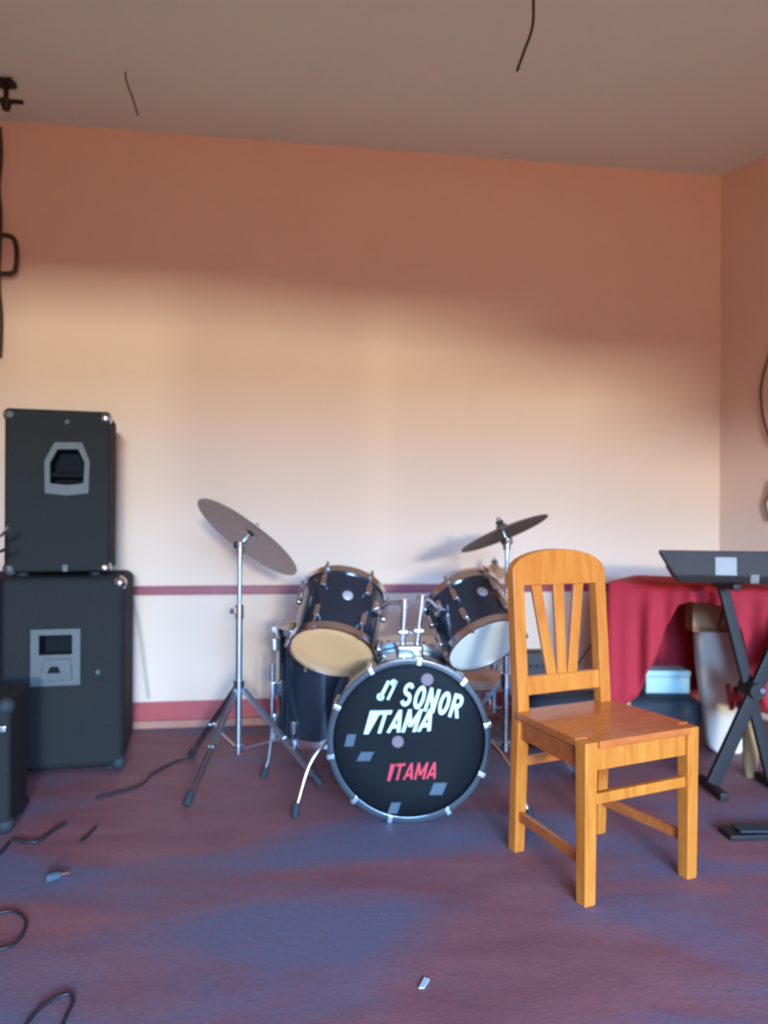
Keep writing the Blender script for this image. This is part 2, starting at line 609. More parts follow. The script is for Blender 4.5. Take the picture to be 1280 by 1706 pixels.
# the stepped lower half of its handle plate
q = hx.x
hp = [c for c in low.children if c.name.startswith('handle_plate')][0]
MB().prism([(q - 0.062, hx.z - 0.09), (q + 0.066, hx.z - 0.09), (q + 0.056, hx.z - 0.005), (q - 0.04, hx.z - 0.005)], -0.022, 0.0, axis=1).build('handle_lip', M_grey_metal, hp, bevel=0.004)
MB().prism([(q - 0.03, hx.z - 0.06), (q + 0.022, hx.z - 0.06), (q + 0.012, hx.z - 0.034), (q - 0.016, hx.z - 0.034)], -0.024, -0.02, axis=1).build('handle_slot', M_cup, hp)
# the small bolt to the right of the handle
bp = face_uv(Ml, 163, 1120)
MB().lathe([(0, 0.006), (0.008, 0.005), (0.011, 0)], 10, M=Matrix.Translation((bp[0], 0, bp[1])) @ frame(None, (0, -1, 0))).build('bolt', M_grey_metal, low)

ud = 3.22
UROT = math.radians(15.5)
uz = lh + 0.006
ur = P(183, 820, ud)
uw = 0.402
Mu = Matrix.Translation((ur.x - uw / 2 * math.cos(UROT), ud - uw / 2 * math.sin(UROT), uz)) @ Matrix.Rotation(UROT, 4, 'Z')
uh = face_uv(Mu, 100, 685)[1]
hcu = face_uv(Mu, 112, 780)


def uv(px, py):
    a_, b_ = face_uv(Mu, px, py)
    return (a_ - hcu[0], b_ - hcu[1])


outline = [uv(91, 737), uv(137, 737), uv(150, 768), uv(148, 822), uv(112, 826), uv(75, 822), uv(74, 768)]
hole = [uv(96, 748), uv(131, 748), uv(142, 771), uv(140, 806), uv(112, 809), uv(83, 806), uv(83, 771)]
up = cabinet('speaker_cabinet', 'smaller black speaker cabinet with a tapered handle, on top of the larger one', uw, uh, 0.40, Mu,
             hcu, outline, hole, 0.014,
             [(1, 1, M_chrome), (-1, 1, M_grey_metal), (1, -1, M_chrome), (-1, -1, M_grey_metal)], bar_z=-0.028)
bp = face_uv(Mu, 109, 955)
MB().box((bp[0], -0.008, 0.035), (0.022, 0.016, 0.03)).build('latch', M_grey_metal, up, bevel=0.003)
bp = face_uv(Mu, 112, 703)
MB().lathe([(0, 0.006), (0.007, 0.005), (0.010, 0)], 10, M=Matrix.Translation((bp[0], 0, bp[1])) @ frame(None, (0, -1, 0))).build('bolt', M_grey_metal, up)

# a third cabinet that only just enters the frame at the left
td = 2.52
tx1 = P(17, 1300, td).x
tw, th = 0.42, P(8, 1168, td).z
TROT = math.radians(14)
tri = cabinet('speaker_cabinet', 'low black speaker cabinet cut off by the left edge, nearest the camera', tw, th, 0.28,
              Matrix.Translation((tx1 - tw / 2 * math.cos(TROT), td - tw / 2 * math.sin(TROT), 0)) @ Matrix.Rotation(TROT, 4, 'Z'), (0, 0), None, None, 0.02, [(1, 1, M_rubber), (1, -1, M_rubber)])
a = face_uv(tri.matrix_world, 3, 1214)
MB().box((a[0], -0.006, a[1]), (0.03, 0.014, 0.022)).build('latch', M_chrome, tri, bevel=0.004)

# ------------------------------------------------------------------ drums


def ring(r0, r1, z0, z1):
    return [(r0, z0), (r1, z0), (r1, z1), (r0, z1)]


def drum(name, label, cat, M, R, D, head_front, head_back, n_lugs, phase, badge=None, hoop_m=None, shell_m=None, lug_len=0.05, group=None):
    """Local z runs from the front head (z = 0) to the far head (z = D)."""
    t = thing(name, label, cat, M=M, group=group)
    hm = hoop_m or M_chrome
    MB().lathe([(R - 0.008, 0.012), (R, 0.010), (R, D - 0.010), (R - 0.008, D - 0.012)], 48).build('shell', shell_m or M_black_lacquer, t)
    MB().lathe([(0, 0.004), (R * 0.6, 0.0035), (R - 0.012, 0.001), (R - 0.004, 0.004), (R - 0.004, 0.012), (0, 0.012)], 48).build('drum_head', head_front, t)
    MB().lathe([(0, D - 0.004), (R * 0.6, D - 0.004), (R - 0.012, D - 0.001), (R - 0.004, D - 0.004), (R - 0.004, D - 0.012), (0, D - 0.012)], 48).build('drum_head', head_back, t)
    for z0, z1 in ((-0.010, 0.018), (D - 0.018, D + 0.010)):
        MB().lathe(ring(R - 0.003, R + 0.009, z0, z1), 48, close=True).build('hoop', hm, t, bevel=0.002)
    for i in range(n_lugs):
        a = phase + 2 * PI * i / n_lugs
        for zc in ((0.065, D - 0.065) if D > 0.2 else (D / 2,)):
            Mx = Matrix.Rotation(a, 4, 'Z')
            lug = MB().box((0, 0, 0), (0.020, 0.022, lug_len))
            lug.v = [Mx @ (p + Vector((R + 0.009, 0, zc))) for p in lug.v]
            lg = lug.build('lug', M_chrome, t, bevel=0.006, seg=3)
            sgn = -1 if zc < D / 2 else 1
            ends = [(-1, 0.0), (1, D)] if D <= 0.2 else [(sgn, 0.0 if sgn < 0 else D)]
            rod = MB()
            for s, ze in ends:
                p0 = Mx @ Vector((R + 0.014, 0, zc + s * lug_len * 0.4))
                p1 = Mx @ Vector((R + 0.014, 0, ze + s * 0.012))
                rod.tube([p0, p1], 0.0032, 8)
                rod.tube([p1, p1 + Vector((0, 0, s * 0.010))], 0.006, 8)
                rod.box(Mx @ Vector((R + 0.012, 0, ze - s * 0.0)), (0.014, 0.014, 0.014), Matrix.Rotation(a, 3, 'Z'))
            rod.build('tension_rod', M_chrome, lg)
    if badge is not None:
        a, zb, r = badge
        MB().lathe([(0, 0.004), (r * 0.8, 0.0038), (r, 0.001), (r, -0.006), (0, -0.006)], 24,
                   M=Matrix.Rotation(a, 4, 'Z') @ Matrix.Translation((R + 0.001, 0, zb)) @ frame(None, (1, 0, 0), (0, 1, 0))).build('badge', M_label_badge, t)
    return t


M_label_badge = mat('silver_badge', rgb(186, 182, 186), 0.4, 0.3, 0.06, 40)

# bass drum: axis along the view, front head towards the camera
BD = 2.655
bc = P(682, 1236, BD)
BR = 0.266
yaw_b = 0.03
Mb = Matrix.Translation((bc.x, BD, BR + 0.016)) @ Matrix.Rotation(yaw_b, 4, 'Z') @ frame(None, (0, 1, 0), (1, 0, 0))
# local: x right, y = down (z up is -y), z away from the camera
bass = thing('bass_drum', 'big black bass drum lying on its side with lettering on the front head', 'drum', M=Mb)
BDEP = 0.40
MB().lathe([(BR - 0.012, 0.02), (BR - 0.004, 0.018), (BR - 0.004, BDEP - 0.018), (BR - 0.012, BDEP - 0.02)], 64).build('shell', M_black_lacquer, bass)
MB().lathe([(0, 0.006), (BR * 0.7, 0.0055), (BR - 0.02, 0.004), (BR - 0.008, 0.010), (BR - 0.008, 0.022), (0, 0.022)], 64).build('drum_head', M_head_black, bass)
MB().lathe([(0, BDEP - 0.006), (BR - 0.02, BDEP - 0.004), (BR - 0.008, BDEP - 0.010), (BR - 0.008, BDEP - 0.022), (0, BDEP - 0.022)], 64).build('drum_head', M_head_black, bass)
for z0, z1 in ((-0.008, 0.034), (BDEP - 0.034, BDEP + 0.008)):
    MB().lathe(ring(BR - 0.006, BR + 0.016, z0, z1), 64, close=True).build('hoop', M_hoop, bass, bevel=0.004)
for i in range(10):
    a = 2 * PI * (i + 0.5) / 10 + 0.12
    if abs(math.sin(a) - 1) < 0.04:
        a += 0.12
    Mx = Matrix.Rotation(a, 4, 'Z')
    # keep the claws on the lowest part of the hoop off the floor
    claw = MB()
    for c, s in (((BR + 0.0185, 0, 0.010), (0.007, 0.017, 0.046)), ((BR + 0.007, 0, -0.010), (0.026, 0.017, 0.007))):
        mbx = MB().box(c, s)
        claw.add([Mx @ p for p in mbx.v], mbx.f)
    cl = claw.build('claw_hook', M_chrome, bass, bevel=0.002)
    cl_t = MB()
    cl_t.tube([Mx @ Vector((BR + 0.0185, 0, 0.03)), Mx @ Vector((BR + 0.0145, 0, 0.12))], 0.0035, 8)
    cl_t.build('tension_rod', M_chrome, cl)
    lug = MB().box((0, 0, 0), (0.020, 0.022, 0.06))
    lug.v = [Mx @ (p + Vector((BR + 0.005, 0, 0.125))) for p in lug.v]
    lug.build('lug', M_chrome, bass, bevel=0.006, seg=3)


def on_head(px, py):
    """Local (x, y) on the front head for a pixel."""
    p = Mb.inverted() @ P(px, py, BD + 0.006)
    return Vector((p.x, p.y))


def head_poly(pts, name, m, lift=0.0, parent=bass):
    q = [on_head(*p) for p in pts]
    return MB().prism([(p.x, p.y) for p in q], 0.0008 - lift, 0.007, axis=2).build(name, m, parent, smooth=False)


def ribbon(pts, w, closed=False):
    """Quads of a mitred stroke of width w along 2D pts."""
    pts = [Vector(p) for p in pts]
    n_, L_, R_ = len(pts), [], []
    for i in range(n_):
        a_ = pts[(i - 1) % n_] if (closed or i) else None
        b_ = pts[(i + 1) % n_] if (closed or i < n_ - 1) else None
        d0 = (pts[i] - a_).normalized() if a_ is not None else None
        d1 = (b_ - pts[i]).normalized() if b_ is not None else None
        d0, d1 = d0 or d1, d1 or d0
        n0, n1 = Vector((-d0.y, d0.x)), Vector((-d1.y, d1.x))
        m_ = (n0 + n1).normalized()
        m_ *= min(1.6, 1 / max(0.3, m_.dot(n0)))
        L_.append(pts[i] + m_ * w / 2)
        R_.append(pts[i] - m_ * w / 2)
    return [[R_[i], R_[(i + 1) % n_], L_[(i + 1) % n_], L_[i]] for i in range(n_ if closed else n_ - 1)]


def arc(cx, cy, rx, ry, a0, a1, n_=12):
    return [(cx + rx * math.cos(math.radians(a0 + (a1 - a0) * i / n_)), cy + ry * math.sin(math.radians(a0 + (a1 - a0) * i / n_))) for i in range(n_ + 1)]


# strokes in a 0.6 x 1 cell: (points, closed)
GLYPH = {
    'S': [(arc(0.30, 0.715, 0.19, 0.195, 25, 270, 12) + arc(0.30, 0.305, 0.20, 0.215, 90, -155, 12)[1:], False)],
    'O': [(arc(0.30, 0.5, 0.20, 0.41, 0, 345, 23), True)],
    'N': [([(0.09, 0), (0.09, 1)], False), ([(0.09, 0.93), (0.51, 0.07)], False), ([(0.51, 0), (0.51, 1)], False)],
    'R': [([(0.09, 0), (0.09, 1)], False), ([(0.09, 0.91), (0.30, 0.91)] + arc(0.30, 0.70, 0.19, 0.21, 80, -80, 8) + [(0.30, 0.49), (0.09, 0.49)], False), ([(0.28, 0.48), (0.51, 0)], False)],
    'T': [([(0.0, 0.91), (0.60, 0.91)], False), ([(0.30, 0), (0.30, 0.95)], False)],
    'A': [([(0.04, 0), (0.30, 1)], False), ([(0.56, 0), (0.30, 1)], False), ([(0.14, 0.28), (0.46, 0.28)], False)],
    'M': [([(0.08, 0), (0.08, 1)], False), ([(0.08, 0.95), (0.36, 0.25)], False), ([(0.64, 0.95), (0.36, 0.25)], False), ([(0.64, 0), (0.64, 1)], False)],
}


def lettering(text, bl, br, top, m, name, weight=0.18):
    """Heavy slanted letters between two baseline pixels; top = the pixel above the first letter's foot."""
    A, B, T = on_head(*bl), on_head(*br), on_head(*top)
    wid = [0.72 if c == 'M' else 0.60 for c in text]
    tot = sum(wid) + 0.10 * (len(text) - 1)
    mb = MB()
    x = 0.0
    lift = 0.0
    for c, w_ in zip(text, wid):
        for pts, closed in GLYPH[c]:
            for q in ribbon(pts, weight, closed):
                q2 = [A + (B - A) * ((p.x + x) / tot) + (T - A) * min(1.0, max(0.0, p.y)) for p in q]
                mb.prism([(p.x, p.y) for p in q2], 0.0004 - lift, 0.0045, axis=2)
            lift += 0.00002
        x += w_ + 0.10
    return mb.build(name, m, bass, smooth=False)


lettering('SONOR', (664, 1174), (764, 1198), (676, 1135), M_white_print, 'white_lettering')['label'] = 'pale upper lettering, sloping down to the right'
lettering('TAMA', (622, 1221), (716, 1218), (634, 1183), M_white_print, 'white_lettering')['label'] = 'pale lower lettering'
lettering('TAMA', (654, 1299), (725, 1297), (661, 1271), M_red_print, 'red_lettering', 0.16)
# the marks that stand before the words
head_poly([(606, 1222), (614, 1222), (636, 1183), (617, 1183)], 'logo_mark', M_white_print)
head_poly([(645, 1300), (650, 1300), (659, 1272), (651, 1272)], 'logo_mark', M_red_print)
lm = MB()
for a_, b_, r_ in (((633, 1163), (648, 1134), 0.008), ((646, 1165), (661, 1134), 0.006)):
    p, q2 = on_head(*a_), on_head(*b_)
    d = (q2 - p).normalized()
    s_ = Vector((-d.y, d.x)) * r_ * 0.75
    lm.prism([(v.x, v.y) for v in (p - s_, p + s_, q2 + s_, q2 - s_)], 0.0002, 0.0045, axis=2)
for c_, r_ in (((634, 1160), 0.013), ((656, 1137), 0.012)):
    p = on_head(*c_)
    lm.lathe([(0, 0.0002), (r_, 0.0002), (r_, 0.0045), (0, 0.0045)], 18, M=Matrix.Translation((p.x, p.y, 0)))
lm.build('logo_mark', M_white_print, bass, smooth=False)
for cx, cy, w_, h_, sk, m_ in ((584, 1232, 15, 20, 5, M_blue_sticker), (609, 1259, 22, 15, 8, M_blue_sticker), (730, 1314, 22, 20, 8, M_blue_sticker),
                               (657, 1345, 16, 18, 6, M_blue_sticker)):
    head_poly([(cx - w_ / 2 - sk / 2, cy + h_ / 2), (cx + w_ / 2 - sk / 2, cy + h_ / 2), (cx + w_ / 2 + sk / 2, cy - h_ / 2), (cx - w_ / 2 + sk / 2, cy - h_ / 2)], 'sticker', m_)
for cx, cy, r_ in ((712, 1132, 0.021), (663, 1235, 0.020)):
    p = on_head(cx, cy)
    MB().lathe([(0, 0.0006), (r_, 0.0006), (r_, 0.007), (0, 0.007)], 20, M=Matrix.Translation((p.x, p.y, 0))).build('round_sticker', M_lilac, bass)


def loc_b(v):
    return Mb.inverted() @ Vector(v)


# folding spurs
for sgn in (-1, 1):
    a0 = Vector((bc.x + sgn * 0.272, BD + 0.10, 0.27))
    if sgn < 0:
        foot_w = G(492, 1368)
        foot_w.z = 0.012
    else:
        foot_w = Vector((bc.x + 0.41, BD - 0.04, 0.012))
    mid = (a0 + foot_w) / 2 + Vector((sgn * 0.012, 0, 0.045))
    sp = MB().tube([loc_b(p) for p in bez([a0, mid, foot_w + Vector((0, 0, 0.02))], 8)], 0.0075, 10).build('spur', M_chrome, bass)
    MB().box(loc_b(a0 + Vector((sgn * -0.002, 0, 0))), (0.035, 0.05, 0.05)).build('spur_bracket', M_chrome, sp, bevel=0.008)
    d = (foot_w - mid).normalized()
    MB().tube([loc_b(foot_w + Vector((0, 0, 0.05)) - Vector((d.x, d.y, 0)) * 0.02), loc_b(foot_w + Vector((0, 0, 0.02))), loc_b(foot_w)], [0.011, 0.015, 0.012], 12).build('rubber_foot', M_rubber, sp)

# rack toms: front (lower) heads look down at the camera
u1 = Vector((0.13, 0.67, 0.73)).normalized()
c1 = P(554, 1085, 2.90)
camdir = (Vector((0, 0, H)) - c1).normalized()


def tom_frame(c, u):
    x = camdir - u * camdir.dot(u)
    return frame(c, u, x)          # local +x on the shell faces the camera


tomR = 0.160
tom_l = drum('rack_tom', 'black rack tom on the left, showing its tan underside head', 'drum', tom_frame(c1, u1), tomR, 0.27, M_head_tan, M_head_white, 6, PI / 6,
             badge=(0.08, 0.15, 0.020), group='rack toms over the bass drum')
u2 = Vector((-0.34, 0.62, 0.70)).normalized()
c2 = P(809, 1073, 2.88)
tom_r = drum('rack_tom', 'black rack tom on the right, showing its pale blue-white underside head', 'drum', tom_frame(c2, u2), 0.150, 0.22, M_head_white, M_head_white, 6, PI / 6 + 0.2,
             badge=(0.35, 0.13, 0.020), group='rack toms over the bass drum')

# tom holder on the bass drum: base plate, two posts with wing bolts, an arm to each tom
hb = Vector((P(682, 1100, 2.86).x, 2.86, 2 * BR + 0.012))
plate = MB().box(loc_b(hb + Vector((0, 0, 0.012))), (0.10, 0.055, 0.09)).build('holder_base', M_chrome, bass, bevel=0.012, seg=3)
for sgn, px0, pyt, tgt, uu, tr in ((-1, 674, 1004, c1, u1, tomR), (1, 703, 998, c2, u2, 0.150)):
    b0 = Vector((hb.x + sgn * 0.026, hb.y, hb.z + 0.02))
    b1 = P(px0, pyt, hb.y)
    post = MB().tube([loc_b(b0), loc_b(b1)], 0.012, 12).build('holder_post', M_chrome, bass)
    MB().tube([loc_b(b0 + (b1 - b0) * 0.30), loc_b(b0 + (b1 - b0) * 0.44)], 0.019, 12).build('post_collar', M_chrome, post)
    MB().tube([loc_b(b0 + (b1 - b0) * 0.92), loc_b(b1 + (b1 - b0) * 0.08)], 0.018, 12).build('post_clamp', M_chrome, post)
    w0 = b0 + (b1 - b0) * 0.37
    MB().box(loc_b(w0 + Vector((0, -0.028, 0))), (0.034, 0.012, 0.008)).build('wing_bolt', M_chrome, post, bevel=0.003)
    # arm ends just inside the shell wall nearest the post
    ax = tgt + uu * 0.15
    rad = (b1 - ax)
    rad = (rad - uu * rad.dot(uu)).normalized()
    e = ax + rad * (tr + 0.012)
    MB().tube([loc_b(p) for p in bez([b1, (b1 + e) / 2 + Vector((0, 0, 0.012)), e], 5)], 0.009, 10).build('holder_arm', M_chrome, bass)
    par = tom_l if sgn < 0 else tom_r
    Mi = par.matrix_world.inverted()
    br_ = MB().box((0, 0, 0), (0.05, 0.05, 0.022), None)
    fr = frame(ax + rad * (tr + 0.010), rad, uu)
    br_.v = [Mi @ (fr @ p) for p in br_.v]
    br_.build('tom_bracket', M_chrome, par, bevel=0.007, seg=3)

# floor tom on three legs
fd = 3.20
fc = P(540, 1130, fd)
ftop, fbot = P(500, 1046, fd).z, P(500, 1222, fd).z
fR = 0.198
Mf = Matrix.Translation((fc.x, fd + 0.02, fbot)) @ Matrix.Rotation(-PI / 2, 4, 'Z')
ft = drum('floor_tom', 'black floor tom on chrome legs behind the left rack tom', 'drum', Mf, fR, ftop - fbot, M_head_white, M_head_white, 8, 0.25)
Mi = Mf.inverted()
for a in (-2.72, -0.75, 1.45):
    r = fR + 0.026
    cx, cy = fc.x + r * math.cos(a), fd + 0.02 + r * math.sin(a)
    o_ = Vector((math.cos(a), math.sin(a), 0))
    pts = [Vector((cx, cy, fbot + 0.30)), Vector((cx, cy, fbot + 0.02)), Vector((cx, cy, 0.07)) + o_ * 0.012, Vector((cx, cy, 0.012)) + o_ * 0.035]
    lg = MB().tube([Mi @ p for p in pts], 0.008, 10).build('leg', M_chrome, ft)
    MB().tube([Mi @ (pts[-1] + Vector((0, 0, 0.03)) - o_ * 0.012), Mi @ (pts[-1] - Vector((0, 0, 0.012)))], 0.014, 10).build('rubber_foot', M_rubber, lg)
    mbx = MB().box((0, 0, 0), (0.034, 0.036, 0.06), Matrix.Rotation(a, 3, 'Z'))
    mbx.v = [Mi @ (p + Vector((cx, cy, fbot + 0.20)) - o_ * 0.010) for p in mbx.v]
    mbx.build('leg_bracket', M_chrome, lg, bevel=0.006)

# snare drum on its basket stand
sd = 3.36
scn = P(688, 1066, sd)
sR, sD = 0.178, 0.13
Ms = Matrix.Translation((scn.x, sd, scn.z - sD))
drum('snare_drum', 'chrome snare drum with a pale head, behind the bass drum', 'drum', Ms, sR, sD, M_head_white, M_head_white, 8, 0.2, shell_m=M_steel, lug_len=0.06)


def cymbal(name, label, c, n, R, m, group=None, bell=0.15):
    t = thing(name, label, 'cymbal', M=frame(c, n), group=group)
    rb = R * bell
    top = [(0.007, 0.030), (rb * 0.5, 0.027), (rb * 0.85, 0.016), (rb, 0.008), (R * 0.35, 0.004), (R * 0.7, -0.005), (R * 0.93, -0.013), (R, -0.016)]
    prof = top + [(r, z - 0.0022) for r, z in reversed(top)]
    MB().lathe(prof, 56, close=True).build('cymbal_plate', m, t)
    return t


def stand(name, label, base, hub_z, top, c, n, r_foot, angs, low_z=0.09, group=None, joint_z=None, tip=0.045):
    """Tripod stand: upright tube, tripod legs with braces, tilter and the rod that carries a cymbal at c (normal n)."""
    base = Vector(base)
    t = thing(name, label, 'cymbal stand', loc=base, group=group)
    L = lambda p: Vector(p) - base
    top = Vector(top)
    jz = joint_z or (hub_z + (top.z - hub_z) * 0.55)
    ax = (top - Vector((base.x, base.y, low_z)))
    at = lambda z: Vector((base.x, base.y, low_z)) + ax * ((z - low_z) / ax.z)
    MB().tube([L(at(low_z)), L(at(jz))], 0.0125, 14).build('lower_tube', M_steel, t)
    MB().tube([L(at(jz - 0.03)), L(at(jz + 0.025))], 0.0175, 14).build('collar', M_chrome, t)
    MB().tube([L(at(jz)), L(top)], 0.0085, 12).build('upper_tube', M_steel, t)
    MB().box(L(at(jz)) + Vector((-0.026, -0.006, 0)), (0.024, 0.008, 0.022)).build('wing_nut', M_chrome, t, bevel=0.003)
    n = Vector(n).normalized()
    MB().tube([L(top + Vector((0, 0, -0.035))), L(top + Vector((0, 0, 0.012)))], 0.016, 14).build('tilter', M_chrome, t)
    MB().tube([L(top + Vector((-0.018, -0.012, 0.0))), L(top + Vector((0.016, 0.010, 0.0)))], 0.015, 12).build('tilter_knob', M_chrome, t)
    MB().tube([L(top), L(c + n * tip)], 0.0052, 10).build('cymbal_rod', M_chrome, t)
    MB().tube([L(c + n * 0.030), L(c + n * 0.040)], 0.016, 14).build('felt_washer', M_rubber, t)
    MB().tube([L(c + n * 0.002), L(c + n * 0.014)], 0.014, 14).build('felt_washer', M_rubber, t)
    MB().tube([L(c + n * 0.041), L(c + n * 0.056)], 0.009, 12).build('cap_nut', M_chrome, t)
    MB().tube([L(at(hub_z - 0.02)), L(at(hub_z + 0.035))], 0.022, 14).build('hub', M_chrome, t)
    MB().tube([L(at(low_z + 0.005)), L(at(low_z + 0.035))], 0.019, 14).build('hub', M_chrome, t)
    for a in angs:
        d = Vector((math.cos(a), math.sin(a), 0))
        foot = Vector((base.x, base.y, 0.014)) + d * r_foot
        h0 = at(hub_z) + d * 0.02
        lg = MB()
        s = d.cross(Vector((0, 0, 1))) * 0.009
        for q in (-1, 1):
            lg.bar(L(h0 + s * q), L(foot + s * q + (h0 - foot) * 0.05), 0.003, 0.016)
        lgo = lg.build('leg', M_steel, t)
        m_ = h0 + (foot - h0) * 0.52
        MB().bar(L(at(low_z + 0.02) + d * 0.018), L(m_), 0.012, 0.005).build('brace', M_steel, t)
        MB().tube([L(m_ - s * 1.5), L(m_ + s * 1.5)], 0.006, 8).build('rivet', M_chrome, lgo)
        MB().tube([L(foot + (h0 - foot).normalized() * 0.055), L(foot + (h0 - foot).normalized() * 0.02), L(foot)], [0.012, 0.017, 0.014], 12).build('rubber_foot', M_rubber, lgo)
    return t


# left cymbal and its stand
lbase = G(397, 1297)
lbase.z = 0
ltop = P(400, 908, lbase.y)
n1 = Vector((0.53, 0.36, 0.77)).normalized()
lc = P(416, 891, lbase.y + 0.01)
cymbal('crash_cymbal', 'large dark cymbal tilted steeply down to the right, on the left stand', lc, n1, 0.242, M_bronze, 'cymbals of the drum kit')
stand('cymbal_stand', 'chrome tripod cymbal stand left of the drums', lbase, 0.36, ltop, lc, n1, 0.36, (math.radians(-110), math.radians(135), math.radians(-18)), 0.10,
      'tripod cymbal stands', P(398, 1018, lbase.y).z)
# right cymbal and its stand
rbase = P(842, 1280, 3.16)
rbase.z = 0
rtop = P(845, 902, rbase.y)
n2 = Vector((-0.36, 0.20, 0.90)).normalized()
rc = P(838, 883, rbase.y + 0.005)
cymbal('crash_cymbal', 'dark brown cymbal tilted down to the left, on the right stand', rc, n2, 0.190, M_bronze_dark, 'cymbals of the drum kit')
stand('cymbal_stand', 'chrome tripod cymbal stand between the drums and the chair back', rbase, 0.38, rtop, rc, n2, 0.31, (math.radians(-25), math.radians(82), math.radians(163)), 0.10,
      'tripod cymbal stands', P(845, 1000, rbase.y).z)
# hi-hat behind
hbase = Vector((P(824, 946, 3.84).x, 3.84, 0))
hc_ = P(824, 947, 3.84)
ht = cymbal('hi_hat_cymbal', 'flat brownish brass hi-hat cymbal half hidden behind the chair back', hc_, (0.02, -0.03, 1), 0.175, M_brass, 'cymbals of the drum kit')
stand('hi_hat_stand', 'thin chrome hi-hat stand behind the right rack tom', hbase, 0.30, Vector((hbase.x, hbase.y, hc_.z - 0.03)), hc_, (0.02, -0.03, 1), 0.20,
      (math.radians(100), math.radians(-15), math.radians(200)), 0.09, None, 0.55, 0.06)

# snare stand: basket arms under the snare
sbase = Vector((scn.x, sd, 0))
st = thing('snare_stand', 'low chrome basket stand holding up the snare drum', 'drum stand', loc=sbase)
MB().tube([(0, 0, 0.06), (0, 0, scn.z - sD - 0.05)], 0.011, 12).build('tube', M_steel, st)
for a in (0.5, 2.6, 4.7):
    d = Vector((math.cos(a), math.sin(a), 0))
    MB().tube([(0, 0, scn.z - sD - 0.06), d * 0.10 + Vector((0, 0, scn.z - sD - 0.026)), d * 0.187 + Vector((0, 0, scn.z - sD - 0.020)), d * 0.207 + Vector((0, 0, scn.z - sD + 0.02))], 0.006, 8).build('basket_arm', M_chrome, st)
    MB().bar(Vector((0, 0, 0.20)), d * 0.20 + Vector((0, 0, 0.014)), 0.014, 0.006).build('leg', M_steel, st)

# low stool behind the drums
sb = Vector((P(790, 1130, 3.62).x, 3.62, 0))
stz = P(790, 1120, 3.62).z
stl = thing('drum_stool', 'low round stool with a tan seat behind the right rack tom', 'stool', loc=sb)
MB().lathe([(0, stz), (0.13, stz), (0.152, stz - 0.012), (0.155, stz - 0.05), (0.14, stz - 0.062), (0, stz - 0.062)], 36).build('seat', M_tan_seat, stl)
MB().tube([(0, 0, 0.09), (0, 0, stz - 0.06)], 0.013, 12).build('post', M_steel, stl)
for a in (0.4, 2.5, 4.6):
    d = Vector((math.cos(a), math.sin(a), 0))
    MB().tube([Vector((0, 0, 0.14)), d * 0.17 + Vector((0, 0, 0.01))], 0.009, 8).build('leg', M_steel, stl)

# ------------------------------------------------------------------ wooden chair
fl = G(976, 1506)
fl.z = 0
TH = math.radians(26)
ch = thing('wooden_chair', 'honey coloured wooden chair with fanned back slats in front of the drums', 'chair', loc=fl, rz=TH)
# local: x to the right along the seat front, y to the back; the front left leg stands at the origin
CW, CD, BI = 0.378, 0.345, 0.034
SEAT = 0.445
LEG = 0.044
for x in (0.0, CW):
    MB().bar((x, 0, 0), (x, 0, SEAT - 0.004), 0.038, 0.038, up=(0, 1, 0), w2=LEG, t2=LEG).build('front_leg', M_chair, ch, bevel=0.004)
RAKE = 0.035


def post_xy(z):
    """Rear post axis: upright to the seat, raked above."""
    y = CD + (0.0 if z < SEAT else (z - SEAT) / 0.45 * RAKE) + (0.02 * (1 - z / SEAT) if z < SEAT else 0)
    return y


Z_POST = 0.872
for x in (BI, CW - BI * 0.4):
    pm = MB()
    zs = [0.0, 0.22, SEAT, 0.66, Z_POST]
    vs, fs = [], []
    for z in zs:
        w_ = 0.036 if z < 0.01 else 0.042
        y = post_xy(z)
        for i, j in ((-1, -1), (1, -1), (1, 1), (-1, 1)):
            vs.append((x + i * w_ / 2, y + j * 0.019, z))
    for k_ in range(len(zs) - 1):
        for j in range(4):
            fs.append((k_ * 4 + j, k_ * 4 + (j + 1) % 4, k_ * 4 + 4 + (j + 1) % 4, k_ * 4 + 4 + j))
    fs += [(3, 2, 1, 0), tuple(len(vs) - 4 + j for j in range(4))]
    pm.add(vs, fs).build('back_post', M_chair, ch, bevel=0.004)
xl, xr = BI, CW - BI * 0.4
xm = (xl + xr) / 2
# seat and aprons
sm = MB().prism([(-0.022, 0.020), (0.020, 0.020), (0.022, -0.030), (CW - 0.022, -0.030), (CW - 0.020, 0.020), (CW + 0.022, 0.020), (CW + 0.014, CD - 0.02), (xr - 0.022, CD - 0.02), (xr - 0.022, CD + 0.01), (xl + 0.022, CD + 0.01), (xl + 0.022, CD - 0.02), (xl - 0.03, CD - 0.02)], SEAT - 0.022, SEAT, axis=2)
sm.build('seat', M_seat, ch, bevel=0.003)
MB().bar((LEG / 2, 0, SEAT - 0.054), (CW - LEG / 2, 0, SEAT - 0.054), 0.022, 0.062).build('apron', M_chair, ch, bevel=0.002)
MB().bar((xl + 0.021, CD, SEAT - 0.054), (xr - 0.021, CD, SEAT - 0.054), 0.022, 0.062).build('apron', M_chair, ch, bevel=0.002)
for x0, x1 in ((0, xl), (CW, xr)):
    MB().bar((x0, LEG / 2, SEAT - 0.054), (x1, CD - 0.019, SEAT - 0.054), 0.022, 0.062).build('apron', M_seat, ch, bevel=0.002)
MB().bar((0.018, 0, 0.282), (CW - 0.018, 0, 0.282), 0.020, 0.030).build('stretcher', M_chair, ch, bevel=0.003)
for x0, x1 in ((0, xl), (CW, xr)):
    MB().bar((x0, 0.018, 0.115), (x1, CD - 0.008, 0.115), 0.018, 0.030).build('stretcher', M_seat, ch, bevel=0.003)
